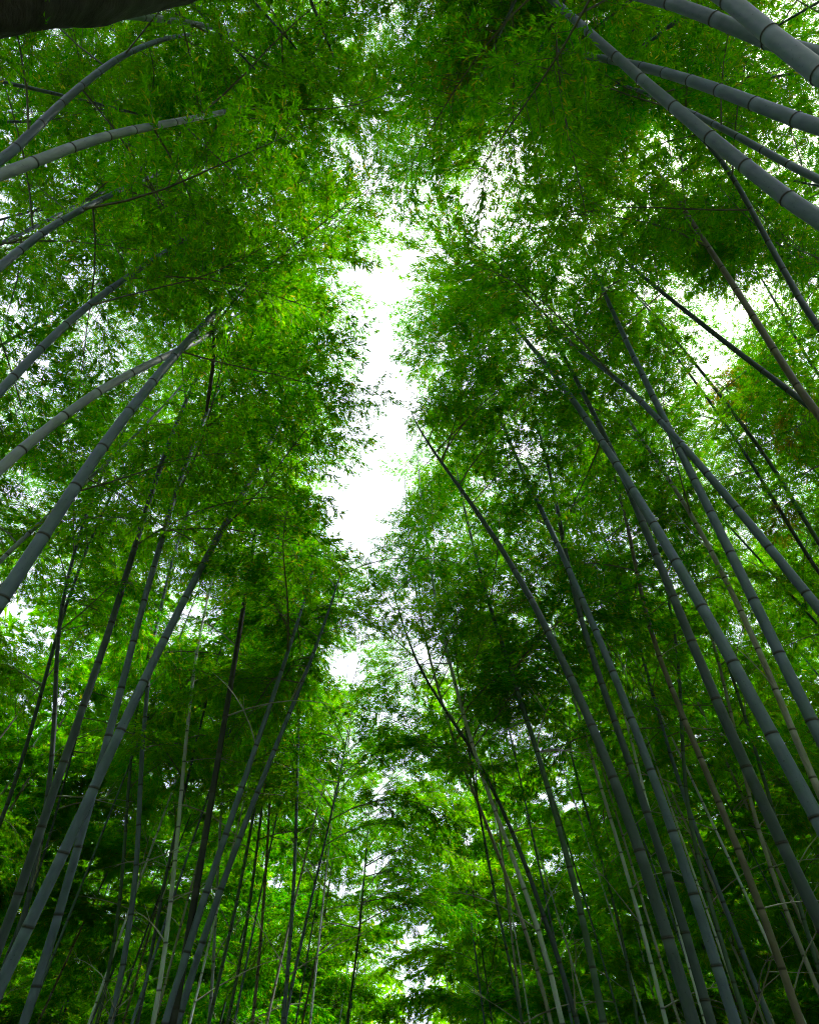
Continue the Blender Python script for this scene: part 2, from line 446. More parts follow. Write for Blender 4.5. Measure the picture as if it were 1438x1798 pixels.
NS = [0]
def build_bamboo(rng, tone, D0, ctrl, zc, n_spray, sides, detail, rings, bares, label, group, spray_scale=1.0, yellow=()):
    g, H = curve_fn(ctrl)
    bx, by = ctrl[0][0], ctrl[0][1]
    root = link('bamboo', None, loc=(bx, by, 0))
    tag(root, label, 'bamboo', group)
    O = np.array([bx, by, 0.0])
    # joints
    zs, z = [], rng.uniform(.05, .25)
    while z < H - .25:
        zs.append(z)
        z += (.24 + .20 * min(1, z / 3.0)) * rng.uniform(.9, 1.1) * (D0 / .1) ** .4
    lv, cols, rad = [-.25], [(0, 0)], [diam(D0, H, 0) / 2]
    for z in zs:
        r = float(diam(D0, H, z)) / 2
        if detail:
            for dz, k, sc, bl in ((-.10, 1.0, 0, 0), (-.035, .995, 0, .9), (-.012, .99, .1, 1.0), (-.004, 1.035, 1, 0), (.004, 1.05, .9, 0), (.016, 1.0, .15, .35), (.05, .99, 0, .15)):
                lv.append(z + dz); rad.append(r * k); cols.append((sc, bl))
        else:
            for dz, k, sc, bl in ((-.06, 1.0, 0, .4), (-.014, .99, .2, 1.0), (0.0, 1.06, 1, 0), (.016, .995, .1, .2)):
                lv.append(z + dz); rad.append(r * k); cols.append((sc, bl))
    lv.append(H); rad.append(.003); cols.append((0, 0))
    lv = np.array(lv)
    rad = [v * .74 for v in rad]
    P = g(np.clip(lv, 0, H)); P[:, 2] = lv
    V, Q, T3 = tube(P - O, rad, sides)
    me = mesh_np('culm', V, Q, T3, [TONES[tone]])
    at = me.color_attributes.new('joint', 'FLOAT_COLOR', 'POINT')
    cc = np.zeros((len(V), 4), np.float32); cc[:, 3] = 1
    cc[:-1, 0] = np.repeat([c[0] for c in cols], sides); cc[:-1, 1] = np.repeat([c[1] for c in cols], sides)
    at.data.foreach_set('color', cc.ravel())
    link('culm', me, root)
    if rings:
        for z in zs:
            if rings[0] < z < rings[1]:
                p = g(np.array([z]))[0]; t = g(np.array([z + .1]))[0] - g(np.array([z - .1]))[0]
                q = Vector(t).to_track_quat('Z', 'Y').to_euler()
                r = float(diam(D0, H, z)) / 2 * .74 * 1.045
                link('joint_ring', RING, root, p - O, q, (r, r, r))
    for _ in range(bares):
        zz = rng.choice([z for z in zs if 3.0 < z < max(zc + 1, 5)])
        p = g(np.array([zz]))[0]
        s = rng.uniform(.6, 1.3)
        link('bare_branch', rng.choice(BARES), root, p - O, (0, rng.uniform(-.2, .5), rng.uniform(0, 6.28)), (s, s, s))
    if n_spray < 0:                                         # far off: the crown is one mesh
        best = None
        for attempt in range(14):
            a = rng.uniform(0, 6.28); s = rng.uniform(.92, 1.12)
            bad = sum(blocked((g(np.array([z]))[0][0] + 1.5 * math.cos(a + t), g(np.array([z]))[0][1] + 1.5 * math.sin(a + t), z)) for z in (zc + 1, zc + 4, zc + 7) for t in (0, 1.6, 3.1, 4.7))
            if best is None or bad < best[0]: best = (bad, a, s)
            if bad == 0: break
        m = g(np.array([zc, H]))
        d = Vector(m[1] - m[0]).to_track_quat('Z', 'Y').to_euler()
        link('crown', rng.choice(CROWNS), root, m[0] - O, (0, 0, best[1]), (best[2], best[2], (H - zc) / 9.8))
        return root
    # leafy branches
    az = rng.uniform(0, 6.28)
    for k in range(n_spray):
        for attempt in range(6):
            u = (k + rng.random()) / n_spray
            z = zc + (H - zc) * u ** .9
            p = g(np.array([z]))[0]
            a = az + k * 2.4 + rng.uniform(-.5, .5) + attempt * 1.1
            s = spray_scale * rng.uniform(.72, 1.12) * (1 - .25 * u)
            pitch = R(rng.uniform(-8, 32) + 22 * u)
            if 0 < p[1] < 16 and abs(p[0] + .5) < 3.6 and rng.random() < (.4 if p[1] < 4.5 else .2):      # crowns reach out for the light over the path
                a = (0 if p[0] < -.5 else math.pi) + rng.uniform(-.9, .9)
                s *= rng.uniform(1.0, 1.3)
            ca, sa = math.cos(a), math.sin(a)
            ok = True
            tipx, tipy = p[0] + ca * 2.1 * s, p[1] + sa * 2.1 * s
            if 4.5 < tipy < 20 and abs(tipx - path_x(tipy)) < 1.25 and rng.random() < (.8 if tipy < 11 else .35): continue
            for f in (.25, .5, .78):
                for w in (-.28, .28):
                    q = (p[0] + ca * 2 * f * s - sa * w * s, p[1] + sa * 2 * f * s + ca * w * s, p[2] + math.sin(pitch) * 2 * f * s - .25 * f * f * s)
                    if blocked(q): ok = False; break
                if not ok: break
            if ok:
                me = rng.choice(SPRAYS)
                if k in yellow: me = rng.choice(SPRAYS_Y)
                link('leafy_branch', me, root, p - O, (rng.uniform(-.35, .35), -pitch, a), (s, s * rng.choice((-1, 1)), s))
                NS[0] += 1
                break
    return root

TRACED = [  # tone, foot diameter, height where the leaves begin to hide it, centre line (metres), label
    ('pale', 0.126, 14.4, [(-3.55, -0.32, 0.0), (-3.39, -0.37, 4.39), (-2.91, -0.55, 8.79), (-2.8, -0.59, 9.72), (-2.7, -0.61, 10.66), (-2.63, -0.63, 11.6), (-2.57, -0.64, 12.54), (-2.52, -0.64, 13.48), (-2.5, -0.63, 14.42), (-2.49, -0.62, 14.99), (-2.48, -0.61, 15.56), (-2.47, -0.61, 16.14), (-2.47, -0.6, 16.71), (-2.46, -0.6, 17.28)], 'pale grey bamboo pole coming out beneath the dark tree trunk in the upper corner'),
    ('pale', 0.119, 8.9, [(-3.15, 0.79, 0.0), (-3.06, 0.72, 3.1), (-2.76, 0.5, 6.2), (-2.64, 0.42, 6.66), (-2.55, 0.36, 7.12), (-2.49, 0.33, 7.57), (-2.45, 0.32, 8.03), (-2.41, 0.31, 8.48), (-2.37, 0.3, 8.94), (-2.27, 0.27, 10.01), (-2.2, 0.24, 11.08), (-2.15, 0.22, 12.14), (-2.11, 0.21, 13.21), (-2.09, 0.2, 14.28)], 'pale grey bamboo pole sweeping in from the edge below the dark tree trunk'),
    ('blue', 0.108, 7.9, [(-2.99, 1.02, 0.0), (-3.01, 0.89, 3.39), (-3.08, 0.49, 6.77), (-3.09, 0.44, 6.97), (-3.1, 0.39, 7.17), (-3.1, 0.33, 7.36), (-3.1, 0.27, 7.56), (-3.1, 0.21, 7.75), (-3.1, 0.15, 7.95), (-3.08, -0.22, 9.41), (-3.07, -0.45, 10.87), (-3.06, -0.59, 12.32), (-3.05, -0.68, 13.78), (-3.05, -0.73, 15.24)], 'short visible grey bamboo pole forking upward from behind the sweeping pale pole'),
    ('blue', 0.105, 7.9, [(-3.05, 1.65, 0.0), (-3.09, 1.53, 3.27), (-3.22, 1.17, 6.54), (-3.23, 1.13, 6.77), (-3.24, 1.1, 6.99), (-3.25, 1.07, 7.22), (-3.25, 1.05, 7.44), (-3.26, 1.03, 7.67), (-3.26, 1.02, 7.9), (-3.27, 0.97, 9.02), (-3.28, 0.94, 10.15), (-3.28, 0.92, 11.27), (-3.28, 0.91, 12.39), (-3.29, 0.9, 13.52)], 'bamboo pole stub barely entering the left edge among dark leaves'),
    ('blue', 0.105, 8.0, [(-3.06, 2.33, 0.0), (-3.06, 2.22, 2.89), (-3.08, 1.88, 5.78), (-3.08, 1.82, 6.16), (-3.08, 1.78, 6.53), (-3.07, 1.74, 6.9), (-3.05, 1.7, 7.28), (-3.03, 1.68, 7.65), (-3.0, 1.66, 8.02), (-2.92, 1.62, 9.24), (-2.87, 1.6, 10.45), (-2.83, 1.58, 11.67), (-2.81, 1.57, 12.89), (-2.79, 1.56, 14.1)], 'grey bamboo pole above the forked pair at the left edge, fading into dark leaves'),
    ('blue', 0.126, 12.1, [(-2.57, 2.87, 0.0), (-2.55, 2.79, 2.14), (-2.48, 2.55, 4.27), (-2.39, 2.29, 5.57), (-2.3, 2.15, 6.88), (-2.21, 2.09, 8.18), (-2.11, 2.09, 9.48), (-2.0, 2.12, 10.78), (-1.9, 2.14, 12.08), (-1.86, 2.14, 12.53), (-1.83, 2.14, 12.97), (-1.81, 2.14, 13.42), (-1.79, 2.14, 13.87), (-1.77, 2.15, 14.32)], 'thickest grey bamboo pole on the left, a black dead branch hanging beside it'),
    ('pale', 0.115, 7.2, [(-3.2, 2.44, 0.0), (-3.12, 2.38, 2.6), (-2.88, 2.19, 5.19), (-2.81, 2.15, 5.53), (-2.75, 2.12, 5.86), (-2.68, 2.12, 6.2), (-2.62, 2.13, 6.53), (-2.56, 2.15, 6.87), (-2.49, 2.2, 7.2), (-2.3, 2.36, 8.5), (-2.17, 2.47, 9.8), (-2.09, 2.54, 11.1), (-2.04, 2.58, 12.4), (-2.01, 2.61, 13.7)], 'smooth grey bamboo pole with a pale sheen running just above the thickest left pole'),
    ('pale', 0.07, 6.8, [(-4.01, 3.61, 0.0), (-3.99, 3.63, 3.0), (-3.92, 3.71, 5.99), (-3.92, 3.71, 6.13), (-3.91, 3.72, 6.26), (-3.9, 3.73, 6.4), (-3.9, 3.73, 6.53), (-3.89, 3.74, 6.67), (-3.87, 3.76, 6.8), (-3.77, 3.87, 8.34), (-3.7, 3.93, 9.87), (-3.66, 3.97, 11.41), (-3.64, 4.0, 12.94), (-3.62, 4.01, 14.48)], 'thin pale bamboo pole peeping out behind the thickest left pole'),
    ('dark', 0.106, 6.9, [(-3.17, 5.65, 0.0), (-3.16, 5.58, 1.69), (-3.13, 5.39, 3.38), (-3.1, 5.15, 3.96), (-3.09, 4.96, 4.54), (-3.09, 4.8, 5.12), (-3.09, 4.64, 5.7), (-3.1, 4.47, 6.28), (-3.11, 4.26, 6.86), (-3.12, 3.78, 8.37), (-3.13, 3.5, 9.88), (-3.14, 3.32, 11.38), (-3.14, 3.22, 12.89), (-3.14, 3.15, 14.4)], 'dark bamboo pole rising left of the crossing pair in the lower left'),
    ('blue', 0.121, 7.2, [(-2.89, 5.14, 0.0), (-2.85, 5.09, 1.51), (-2.76, 4.94, 3.02), (-2.61, 4.72, 3.72), (-2.51, 4.56, 4.42), (-2.44, 4.45, 5.12), (-2.37, 4.38, 5.82), (-2.3, 4.32, 6.52), (-2.21, 4.27, 7.22), (-2.04, 4.19, 8.59), (-1.94, 4.14, 9.95), (-1.87, 4.11, 11.31), (-1.83, 4.09, 12.67), (-1.8, 4.08, 14.04)], 'thick dark grey bamboo pole of the crossing pair in the lower left, leaning right'),
    ('blue', 0.1, 5.9, [(-2.8, 5.75, 0.0), (-2.79, 5.69, 1.49), (-2.77, 5.52, 2.99), (-2.75, 5.33, 3.48), (-2.73, 5.14, 3.96), (-2.73, 4.95, 4.45), (-2.73, 4.78, 4.94), (-2.74, 4.6, 5.43), (-2.76, 4.44, 5.92), (-2.84, 4.01, 7.68), (-2.88, 3.77, 9.45), (-2.9, 3.63, 11.21), (-2.91, 3.56, 12.97), (-2.92, 3.52, 14.73)], 'straight blue-grey bamboo pole of the crossing pair in the lower left, the more upright one'),
    ('dark', 0.086, 6.9, [(-3.89, 7.31, 0.0), (-3.88, 7.24, 1.73), (-3.85, 7.04, 3.46), (-3.84, 6.82, 4.03), (-3.89, 6.6, 4.6), (-3.98, 6.37, 5.18), (-4.11, 6.12, 5.75), (-4.27, 5.85, 6.32), (-4.44, 5.55, 6.89), (-4.65, 5.18, 8.19), (-4.79, 4.94, 9.49), (-4.88, 4.79, 10.79), (-4.94, 4.69, 12.09), (-4.97, 4.62, 13.39)], 'narrow dark bamboo pole against a white gap at the lower left edge'),
    ('dark', 0.079, 7.4, [(-5.11, 7.86, 0.0), (-5.09, 7.76, 2.66), (-5.03, 7.45, 5.31), (-5.01, 7.27, 5.67), (-4.99, 7.09, 6.02), (-4.98, 6.9, 6.37), (-4.97, 6.72, 6.73), (-4.98, 6.54, 7.08), (-5.0, 6.35, 7.43), (-5.05, 5.88, 8.94), (-5.08, 5.6, 10.44), (-5.1, 5.42, 11.94), (-5.11, 5.32, 13.45), (-5.11, 5.26, 14.95)], 'slender dark bamboo pole leaning into the white gap at the left edge'),
    ('dark', 0.059, 7.8, [(-5.25, 9.71, 0.0), (-5.28, 9.6, 2.86), (-5.37, 9.28, 5.73), (-5.39, 9.18, 6.07), (-5.41, 9.07, 6.4), (-5.43, 8.96, 6.74), (-5.45, 8.84, 7.08), (-5.46, 8.72, 7.41), (-5.46, 8.58, 7.75), (-5.48, 8.2, 8.91), (-5.49, 7.94, 10.07), (-5.49, 7.76, 11.23), (-5.5, 7.64, 12.39), (-5.5, 7.56, 13.55)], 'wispy dark bamboo stem between two dark poles in the lower left'),
    ('black', 0.095, 8.8, [(-1.94, 6.61, 0.0), (-1.95, 6.54, 1.59), (-1.96, 6.36, 3.18), (-1.99, 6.11, 4.12), (-2.03, 5.89, 5.06), (-2.07, 5.69, 6.0), (-2.12, 5.51, 6.94), (-2.18, 5.33, 7.88), (-2.23, 5.16, 8.82), (-2.29, 4.96, 10.12), (-2.33, 4.83, 11.43), (-2.35, 4.75, 12.73), (-2.37, 4.7, 14.04), (-2.38, 4.67, 15.34)], 'almost black bamboo pole standing alone in front of the leaning grey pair'),
    ('blue', 0.105, 6.1, [(-2.13, 6.53, 0.0), (-2.1, 6.47, 1.78), (-2.0, 6.29, 3.57), (-1.89, 6.1, 3.99), (-1.81, 5.97, 4.41), (-1.74, 5.88, 4.83), (-1.67, 5.82, 5.24), (-1.62, 5.77, 5.66), (-1.55, 5.72, 6.08), (-1.48, 5.64, 6.6), (-1.42, 5.58, 7.12), (-1.36, 5.53, 7.64), (-1.32, 5.49, 8.16), (-1.28, 5.45, 8.68)], 'grey bamboo pole leaning right directly behind the almost black pole'),
    ('blue', 0.103, 6.3, [(-2.17, 6.91, 0.0), (-2.14, 6.86, 1.64), (-2.04, 6.69, 3.28), (-1.95, 6.54, 3.78), (-1.85, 6.43, 4.28), (-1.74, 6.33, 4.77), (-1.63, 6.26, 5.27), (-1.51, 6.19, 5.77), (-1.39, 6.12, 6.27), (-1.27, 6.05, 6.79), (-1.17, 6.0, 7.31), (-1.09, 5.95, 7.83), (-1.02, 5.91, 8.35), (-0.96, 5.88, 8.87)], 'grey bamboo pole with a broken stub, rightmost of the leaning pair behind the black pole'),
    ('pale', 0.066, 7.5, [(-2.44, 10.3, 0.0), (-2.49, 10.24, 2.06), (-2.62, 10.04, 4.12), (-2.71, 9.91, 4.68), (-2.8, 9.78, 5.24), (-2.89, 9.65, 5.8), (-2.98, 9.53, 6.36), (-3.06, 9.41, 6.92), (-3.14, 9.3, 7.48), (-3.28, 9.11, 8.63), (-3.37, 8.98, 9.78), (-3.43, 8.89, 10.93), (-3.48, 8.83, 12.08), (-3.51, 8.79, 13.23)], 'thin pale upright bamboo stem behind the leaning grey pair'),
    ('blue', 0.091, 5.7, [(-2.92, 7.85, 0.0), (-2.93, 7.79, 1.75), (-2.95, 7.58, 3.5), (-2.97, 7.48, 3.87), (-3.0, 7.38, 4.24), (-3.06, 7.28, 4.61), (-3.13, 7.17, 4.98), (-3.22, 7.06, 5.35), (-3.33, 6.94, 5.72), (-3.7, 6.57, 7.45), (-3.91, 6.36, 9.19), (-4.03, 6.24, 10.92), (-4.09, 6.17, 12.66), (-4.13, 6.14, 14.39)], 'clear blue-grey upright bamboo pole standing midway between the crossing pair and the black pole'),
    ('green', 0.076, 6.0, [(-3.83, 9.67, 0.0), (-3.82, 9.6, 1.97), (-3.81, 9.36, 3.95), (-3.81, 9.23, 4.29), (-3.83, 9.1, 4.63), (-3.87, 8.99, 4.97), (-3.92, 8.87, 5.32), (-4.0, 8.77, 5.66), (-4.09, 8.67, 6.0), (-4.44, 8.35, 7.51), (-4.66, 8.15, 9.02), (-4.78, 8.04, 10.54), (-4.86, 7.97, 12.05), (-4.91, 7.92, 13.56)], 'dull green bamboo pole just left of the clear blue-grey upright pole'),
    ('white', 0.075, 6.0, [(-2.52, 8.07, 0.0), (-2.54, 8.0, 1.78), (-2.6, 7.8, 3.56), (-2.64, 7.69, 3.97), (-2.68, 7.59, 4.38), (-2.74, 7.48, 4.8), (-2.8, 7.39, 5.21), (-2.87, 7.3, 5.62), (-2.95, 7.22, 6.04), (-3.21, 6.97, 7.66), (-3.36, 6.83, 9.29), (-3.45, 6.75, 10.92), (-3.5, 6.7, 12.55), (-3.53, 6.67, 14.17)], 'whitish bamboo pole with side twigs just left of the black pole'),
    ('dark', 0.065, 5.5, [(-3.14, 9.21, 0.0), (-3.14, 9.14, 1.92), (-3.16, 8.91, 3.84), (-3.17, 8.81, 4.11), (-3.17, 8.71, 4.38), (-3.18, 8.62, 4.66), (-3.19, 8.54, 4.93), (-3.2, 8.47, 5.2), (-3.21, 8.4, 5.48), (-3.24, 8.09, 7.13), (-3.27, 7.92, 8.78), (-3.28, 7.82, 10.43), (-3.29, 7.76, 12.08), (-3.29, 7.72, 13.73)], 'dim narrow bamboo pole left of the whitish pole'),
    ('green', 0.07, 6.1, [(-2.65, 9.95, 0.0), (-2.63, 9.88, 2.01), (-2.54, 9.66, 4.02), (-2.49, 9.53, 4.38), (-2.45, 9.42, 4.73), (-2.42, 9.33, 5.08), (-2.4, 9.26, 5.43), (-2.4, 9.21, 5.78), (-2.4, 9.18, 6.13), (-2.43, 9.11, 7.93), (-2.45, 9.07, 9.74), (-2.45, 9.05, 11.54), (-2.46, 9.04, 13.35), (-2.46, 9.03, 15.15)], 'green-grey bamboo pole leaning right beside the thin pale stem'),
    ('green', 0.072, 6.2, [(-2.71, 11.19, 0.0), (-2.68, 11.11, 2.16), (-2.59, 10.87, 4.33), (-2.55, 10.75, 4.64), (-2.52, 10.64, 4.95), (-2.5, 10.54, 5.26), (-2.49, 10.45, 5.57), (-2.5, 10.38, 5.88), (-2.51, 10.31, 6.19), (-2.58, 10.09, 7.69), (-2.62, 9.95, 9.2), (-2.65, 9.87, 10.7), (-2.66, 9.82, 12.2), (-2.67, 9.79, 13.71)], 'green-grey bamboo pole right of the two leaning grey poles'),
    ('tan', 0.071, 7.4, [(-2.18, 11.2, 0.0), (-2.19, 11.12, 2.16), (-2.23, 10.87, 4.33), (-2.25, 10.73, 4.85), (-2.28, 10.61, 5.37), (-2.32, 10.5, 5.89), (-2.37, 10.4, 6.41), (-2.42, 10.31, 6.93), (-2.49, 10.23, 7.45), (-2.62, 10.09, 8.79), (-2.71, 9.99, 10.12), (-2.77, 9.93, 11.46), (-2.81, 9.89, 12.8), (-2.83, 9.87, 14.14)], 'tan upright bamboo pole with thin side twigs in the lower left centre'),
    ('blue', 0.076, 7.0, [(-1.53, 9.67, 0.0), (-1.54, 9.6, 1.97), (-1.55, 9.37, 3.95), (-1.56, 9.25, 4.45), (-1.58, 9.15, 4.96), (-1.62, 9.06, 5.46), (-1.66, 8.97, 5.97), (-1.72, 8.9, 6.47), (-1.78, 8.83, 6.98), (-1.93, 8.7, 8.28), (-2.03, 8.62, 9.59), (-2.09, 8.57, 10.89), (-2.13, 8.53, 12.2), (-2.16, 8.51, 13.5)], 'grey upright bamboo pole meeting its leaning neighbour at the base, lower left centre'),
    ('blue', 0.074, 5.9, [(-1.77, 10.21, 0.0), (-1.73, 10.14, 2.1), (-1.62, 9.91, 4.2), (-1.57, 9.81, 4.49), (-1.52, 9.71, 4.78), (-1.47, 9.63, 5.06), (-1.42, 9.56, 5.35), (-1.37, 9.49, 5.64), (-1.32, 9.44, 5.92), (-1.24, 9.37, 6.44), (-1.17, 9.3, 6.96), (-1.11, 9.25, 7.48), (-1.06, 9.2, 8.0), (-1.02, 9.17, 8.52)], 'grey bamboo pole leaning right from the foot of the upright one, lower left centre'),
    ('tan', 0.07, 6.9, [(-2.45, 16.45, 0.0), (-2.41, 16.35, 2.81), (-2.27, 16.05, 5.63), (-2.22, 15.94, 5.83), (-2.16, 15.82, 6.04), (-2.11, 15.69, 6.24), (-2.06, 15.56, 6.45), (-2.01, 15.42, 6.65), (-1.95, 15.27, 6.86), (-1.8, 14.85, 8.27), (-1.7, 14.59, 9.68), (-1.64, 14.42, 11.09), (-1.61, 14.32, 12.5), (-1.58, 14.25, 13.91)], 'faint brownish bamboo stem in the shade left of the path'),
    ('green', 0.079, 6.3, [(-1.23, 13.74, 0.0), (-1.2, 13.65, 2.48), (-1.11, 13.38, 4.96), (-1.06, 13.21, 5.17), (-1.02, 13.07, 5.39), (-0.98, 12.95, 5.6), (-0.95, 12.85, 5.82), (-0.93, 12.78, 6.04), (-0.92, 12.72, 6.25), (-0.89, 12.61, 6.77), (-0.87, 12.52, 7.29), (-0.85, 12.45, 7.81), (-0.84, 12.38, 8.33), (-0.82, 12.33, 8.85)], 'faint green bamboo stem nearest the path gap on the left'),
    ('dark', 0.091, 7.5, [(2.03, 8.41, 0.0), (1.97, 8.36, 1.83), (1.82, 8.21, 3.67), (1.66, 8.06, 4.3), (1.5, 7.93, 4.94), (1.3, 7.82, 5.58), (1.04, 7.7, 6.22), (0.71, 7.58, 6.86), (0.26, 7.46, 7.5), (0.08, 7.41, 8.02), (-0.08, 7.37, 8.54), (-0.21, 7.34, 9.06), (-0.32, 7.31, 9.58), (-0.41, 7.28, 10.1)], 'dark bamboo pole bending left over the path behind the pale peeling pole'),
    ('peel', 0.076, 7.2, [(1.9, 9.63, 0.0), (1.87, 9.57, 1.97), (1.75, 9.37, 3.95), (1.63, 9.2, 4.49), (1.48, 9.06, 5.02), (1.31, 8.93, 5.56), (1.12, 8.8, 6.09), (0.92, 8.66, 6.63), (0.71, 8.5, 7.16), (0.35, 8.21, 8.67), (0.12, 8.03, 10.17), (-0.01, 7.92, 11.67), (-0.09, 7.85, 13.17), (-0.14, 7.81, 14.67)], 'pale peeling bamboo pole with bare twigs right of the path gap'),
    ('white', 0.086, 6.2, [(1.74, 8.51, 0.0), (1.72, 8.44, 1.83), (1.66, 8.24, 3.67), (1.59, 8.11, 4.09), (1.49, 7.99, 4.52), (1.36, 7.87, 4.94), (1.21, 7.75, 5.37), (1.06, 7.63, 5.8), (0.92, 7.5, 6.22), (0.57, 7.13, 7.86), (0.37, 6.92, 9.51), (0.25, 6.79, 11.15), (0.19, 6.72, 12.79), (0.15, 6.68, 14.43)], 'bright bluish bamboo pole between the peeling pole and the dark bending pole'),
    ('green', 0.096, 7.2, [(1.81, 7.35, 0.0), (1.81, 7.28, 1.69), (1.8, 7.09, 3.38), (1.78, 6.95, 4.01), (1.72, 6.83, 4.65), (1.64, 6.72, 5.29), (1.55, 6.62, 5.93), (1.44, 6.53, 6.57), (1.33, 6.44, 7.2), (1.13, 6.29, 8.59), (1.01, 6.2, 9.97), (0.93, 6.14, 11.35), (0.89, 6.1, 12.73), (0.86, 6.08, 14.11)], 'dark green bamboo pole standing alone right of the peeling poles'),
    ('dark', 0.124, 8.6, [(1.84, 5.0, 0.0), (1.83, 4.95, 1.4), (1.78, 4.79, 2.81), (1.7, 4.58, 3.77), (1.56, 4.45, 4.74), (1.37, 4.37, 5.7), (1.13, 4.32, 6.67), (0.82, 4.27, 7.64), (0.45, 4.2, 8.6), (0.33, 4.17, 8.92), (0.22, 4.14, 9.24), (0.12, 4.12, 9.56), (0.04, 4.1, 9.88), (-0.04, 4.09, 10.2)], 'thick dark bamboo pole at the left of the lower right cluster'),
    ('dark', 0.106, 7.5, [(2.19, 5.81, 0.0), (2.19, 5.75, 1.5), (2.2, 5.57, 3.0), (2.19, 5.45, 3.75), (2.14, 5.34, 4.51), (2.08, 5.25, 5.26), (2.03, 5.17, 6.01), (2.01, 5.09, 6.77), (2.03, 5.0, 7.52), (2.11, 4.87, 8.73), (2.17, 4.79, 9.94), (2.2, 4.73, 11.15), (2.23, 4.69, 12.37), (2.24, 4.67, 13.58)], 'dark bamboo pole squeezed between two thicker poles of the lower right cluster'),
    ('blue', 0.11, 8.6, [(2.25, 5.42, 0.0), (2.24, 5.36, 1.45), (2.21, 5.19, 2.91), (2.15, 4.96, 3.85), (2.07, 4.79, 4.8), (1.97, 4.66, 5.74), (1.86, 4.57, 6.69), (1.76, 4.52, 7.64), (1.65, 4.51, 8.58), (1.55, 4.5, 9.79), (1.48, 4.5, 11.0), (1.43, 4.5, 12.21), (1.4, 4.5, 13.42), (1.38, 4.5, 14.63)], 'blue-grey bamboo pole at the right of the lower right cluster'),
    ('white', 0.075, 6.4, [(2.85, 8.8, 0.0), (2.85, 8.73, 1.87), (2.86, 8.51, 3.74), (2.85, 8.43, 4.18), (2.83, 8.35, 4.62), (2.81, 8.28, 5.07), (2.77, 8.21, 5.51), (2.74, 8.15, 5.95), (2.7, 8.09, 6.4), (2.6, 7.94, 7.96), (2.54, 7.85, 9.51), (2.51, 7.8, 11.07), (2.49, 7.77, 12.63), (2.48, 7.75, 14.19)], 'bright bluish slender bamboo pole left of the thick dark cluster pole'),
    ('green', 0.066, 7.2, [(2.86, 10.32, 0.0), (2.89, 10.25, 2.06), (2.99, 10.03, 4.12), (3.02, 9.9, 4.63), (3.01, 9.79, 5.15), (2.97, 9.72, 5.66), (2.92, 9.65, 6.17), (2.86, 9.59, 6.69), (2.83, 9.53, 7.2), (2.78, 9.41, 8.39), (2.75, 9.33, 9.59), (2.73, 9.28, 10.78), (2.72, 9.24, 11.97), (2.71, 9.21, 13.17)], 'dim slender bamboo pole right of the lone dark green pole'),
    ('blue', 0.086, 7.0, [(4.0, 8.48, 0.0), (3.97, 8.42, 1.83), (3.88, 8.22, 3.67), (3.78, 8.02, 4.22), (3.7, 7.85, 4.77), (3.63, 7.7, 5.32), (3.59, 7.58, 5.87), (3.57, 7.46, 6.42), (3.58, 7.36, 6.97), (3.64, 7.18, 8.28), (3.68, 7.05, 9.58), (3.7, 6.98, 10.89), (3.72, 6.92, 12.19), (3.73, 6.89, 13.5)], 'narrow shiny bamboo pole left of the tan pole in the lower right'),
    ('tan', 0.101, 7.8, [(3.23, 6.59, 0.0), (3.23, 6.53, 1.6), (3.24, 6.34, 3.19), (3.23, 6.14, 3.97), (3.18, 6.01, 4.74), (3.14, 5.91, 5.51), (3.1, 5.82, 6.29), (3.1, 5.72, 7.06), (3.17, 5.57, 7.83), (3.29, 5.37, 8.92), (3.37, 5.22, 10.0), (3.43, 5.12, 11.08), (3.47, 5.05, 12.17), (3.5, 5.0, 13.25)], 'tan brown bamboo pole in the lower right, the only brown one there'),
    ('dark', 0.116, 8.0, [(2.69, 4.45, 0.0), (2.66, 4.4, 1.57), (2.55, 4.24, 3.15), (2.44, 4.04, 3.96), (2.38, 3.87, 4.76), (2.37, 3.74, 5.57), (2.37, 3.64, 6.38), (2.38, 3.55, 7.19), (2.37, 3.47, 8.0), (2.33, 3.36, 9.28), (2.31, 3.29, 10.55), (2.29, 3.25, 11.83), (2.28, 3.22, 13.11), (2.28, 3.2, 14.38)], 'dark green-grey bamboo pole running parallel below the thickest right pole'),
    ('blue', 0.127, 12.3, [(2.58, 3.82, 0.0), (2.54, 3.76, 1.73), (2.45, 3.59, 3.45), (2.29, 3.32, 4.93), (2.16, 3.18, 6.4), (2.04, 3.13, 7.87), (1.91, 3.14, 9.34), (1.75, 3.17, 10.82), (1.52, 3.19, 12.29), (1.41, 3.19, 12.91), (1.33, 3.19, 13.53), (1.26, 3.19, 14.14), (1.21, 3.19, 14.76), (1.16, 3.18, 15.38)], 'thickest blue-grey bamboo pole right of centre, evenly ringed with dark joints'),
    ('blue', 0.119, 11.4, [(2.77, 3.89, 0.0), (2.77, 3.81, 1.96), (2.75, 3.58, 3.93), (2.74, 3.32, 5.17), (2.74, 3.1, 6.42), (2.76, 2.91, 7.67), (2.79, 2.73, 8.92), (2.84, 2.55, 10.17), (2.89, 2.35, 11.42), (2.92, 2.26, 12.02), (2.94, 2.18, 12.62), (2.96, 2.11, 13.23), (2.98, 2.06, 13.83), (2.99, 2.02, 14.44)], 'tall blue-grey bamboo pole from which another pole seems to fork off at the right'),
    ('blue', 0.113, 9.3, [(3.42, 3.52, 0.0), (3.34, 3.45, 2.44), (3.13, 3.26, 4.88), (2.99, 3.13, 5.61), (2.87, 3.04, 6.35), (2.76, 2.97, 7.08), (2.65, 2.93, 7.81), (2.54, 2.93, 8.54), (2.42, 2.97, 9.27), (2.29, 3.03, 10.14), (2.19, 3.07, 11.02), (2.12, 3.11, 11.9), (2.06, 3.13, 12.78), (2.02, 3.15, 13.66)], 'bamboo pole leaning hard left and crossing behind the tall blue-grey pole at the right'),
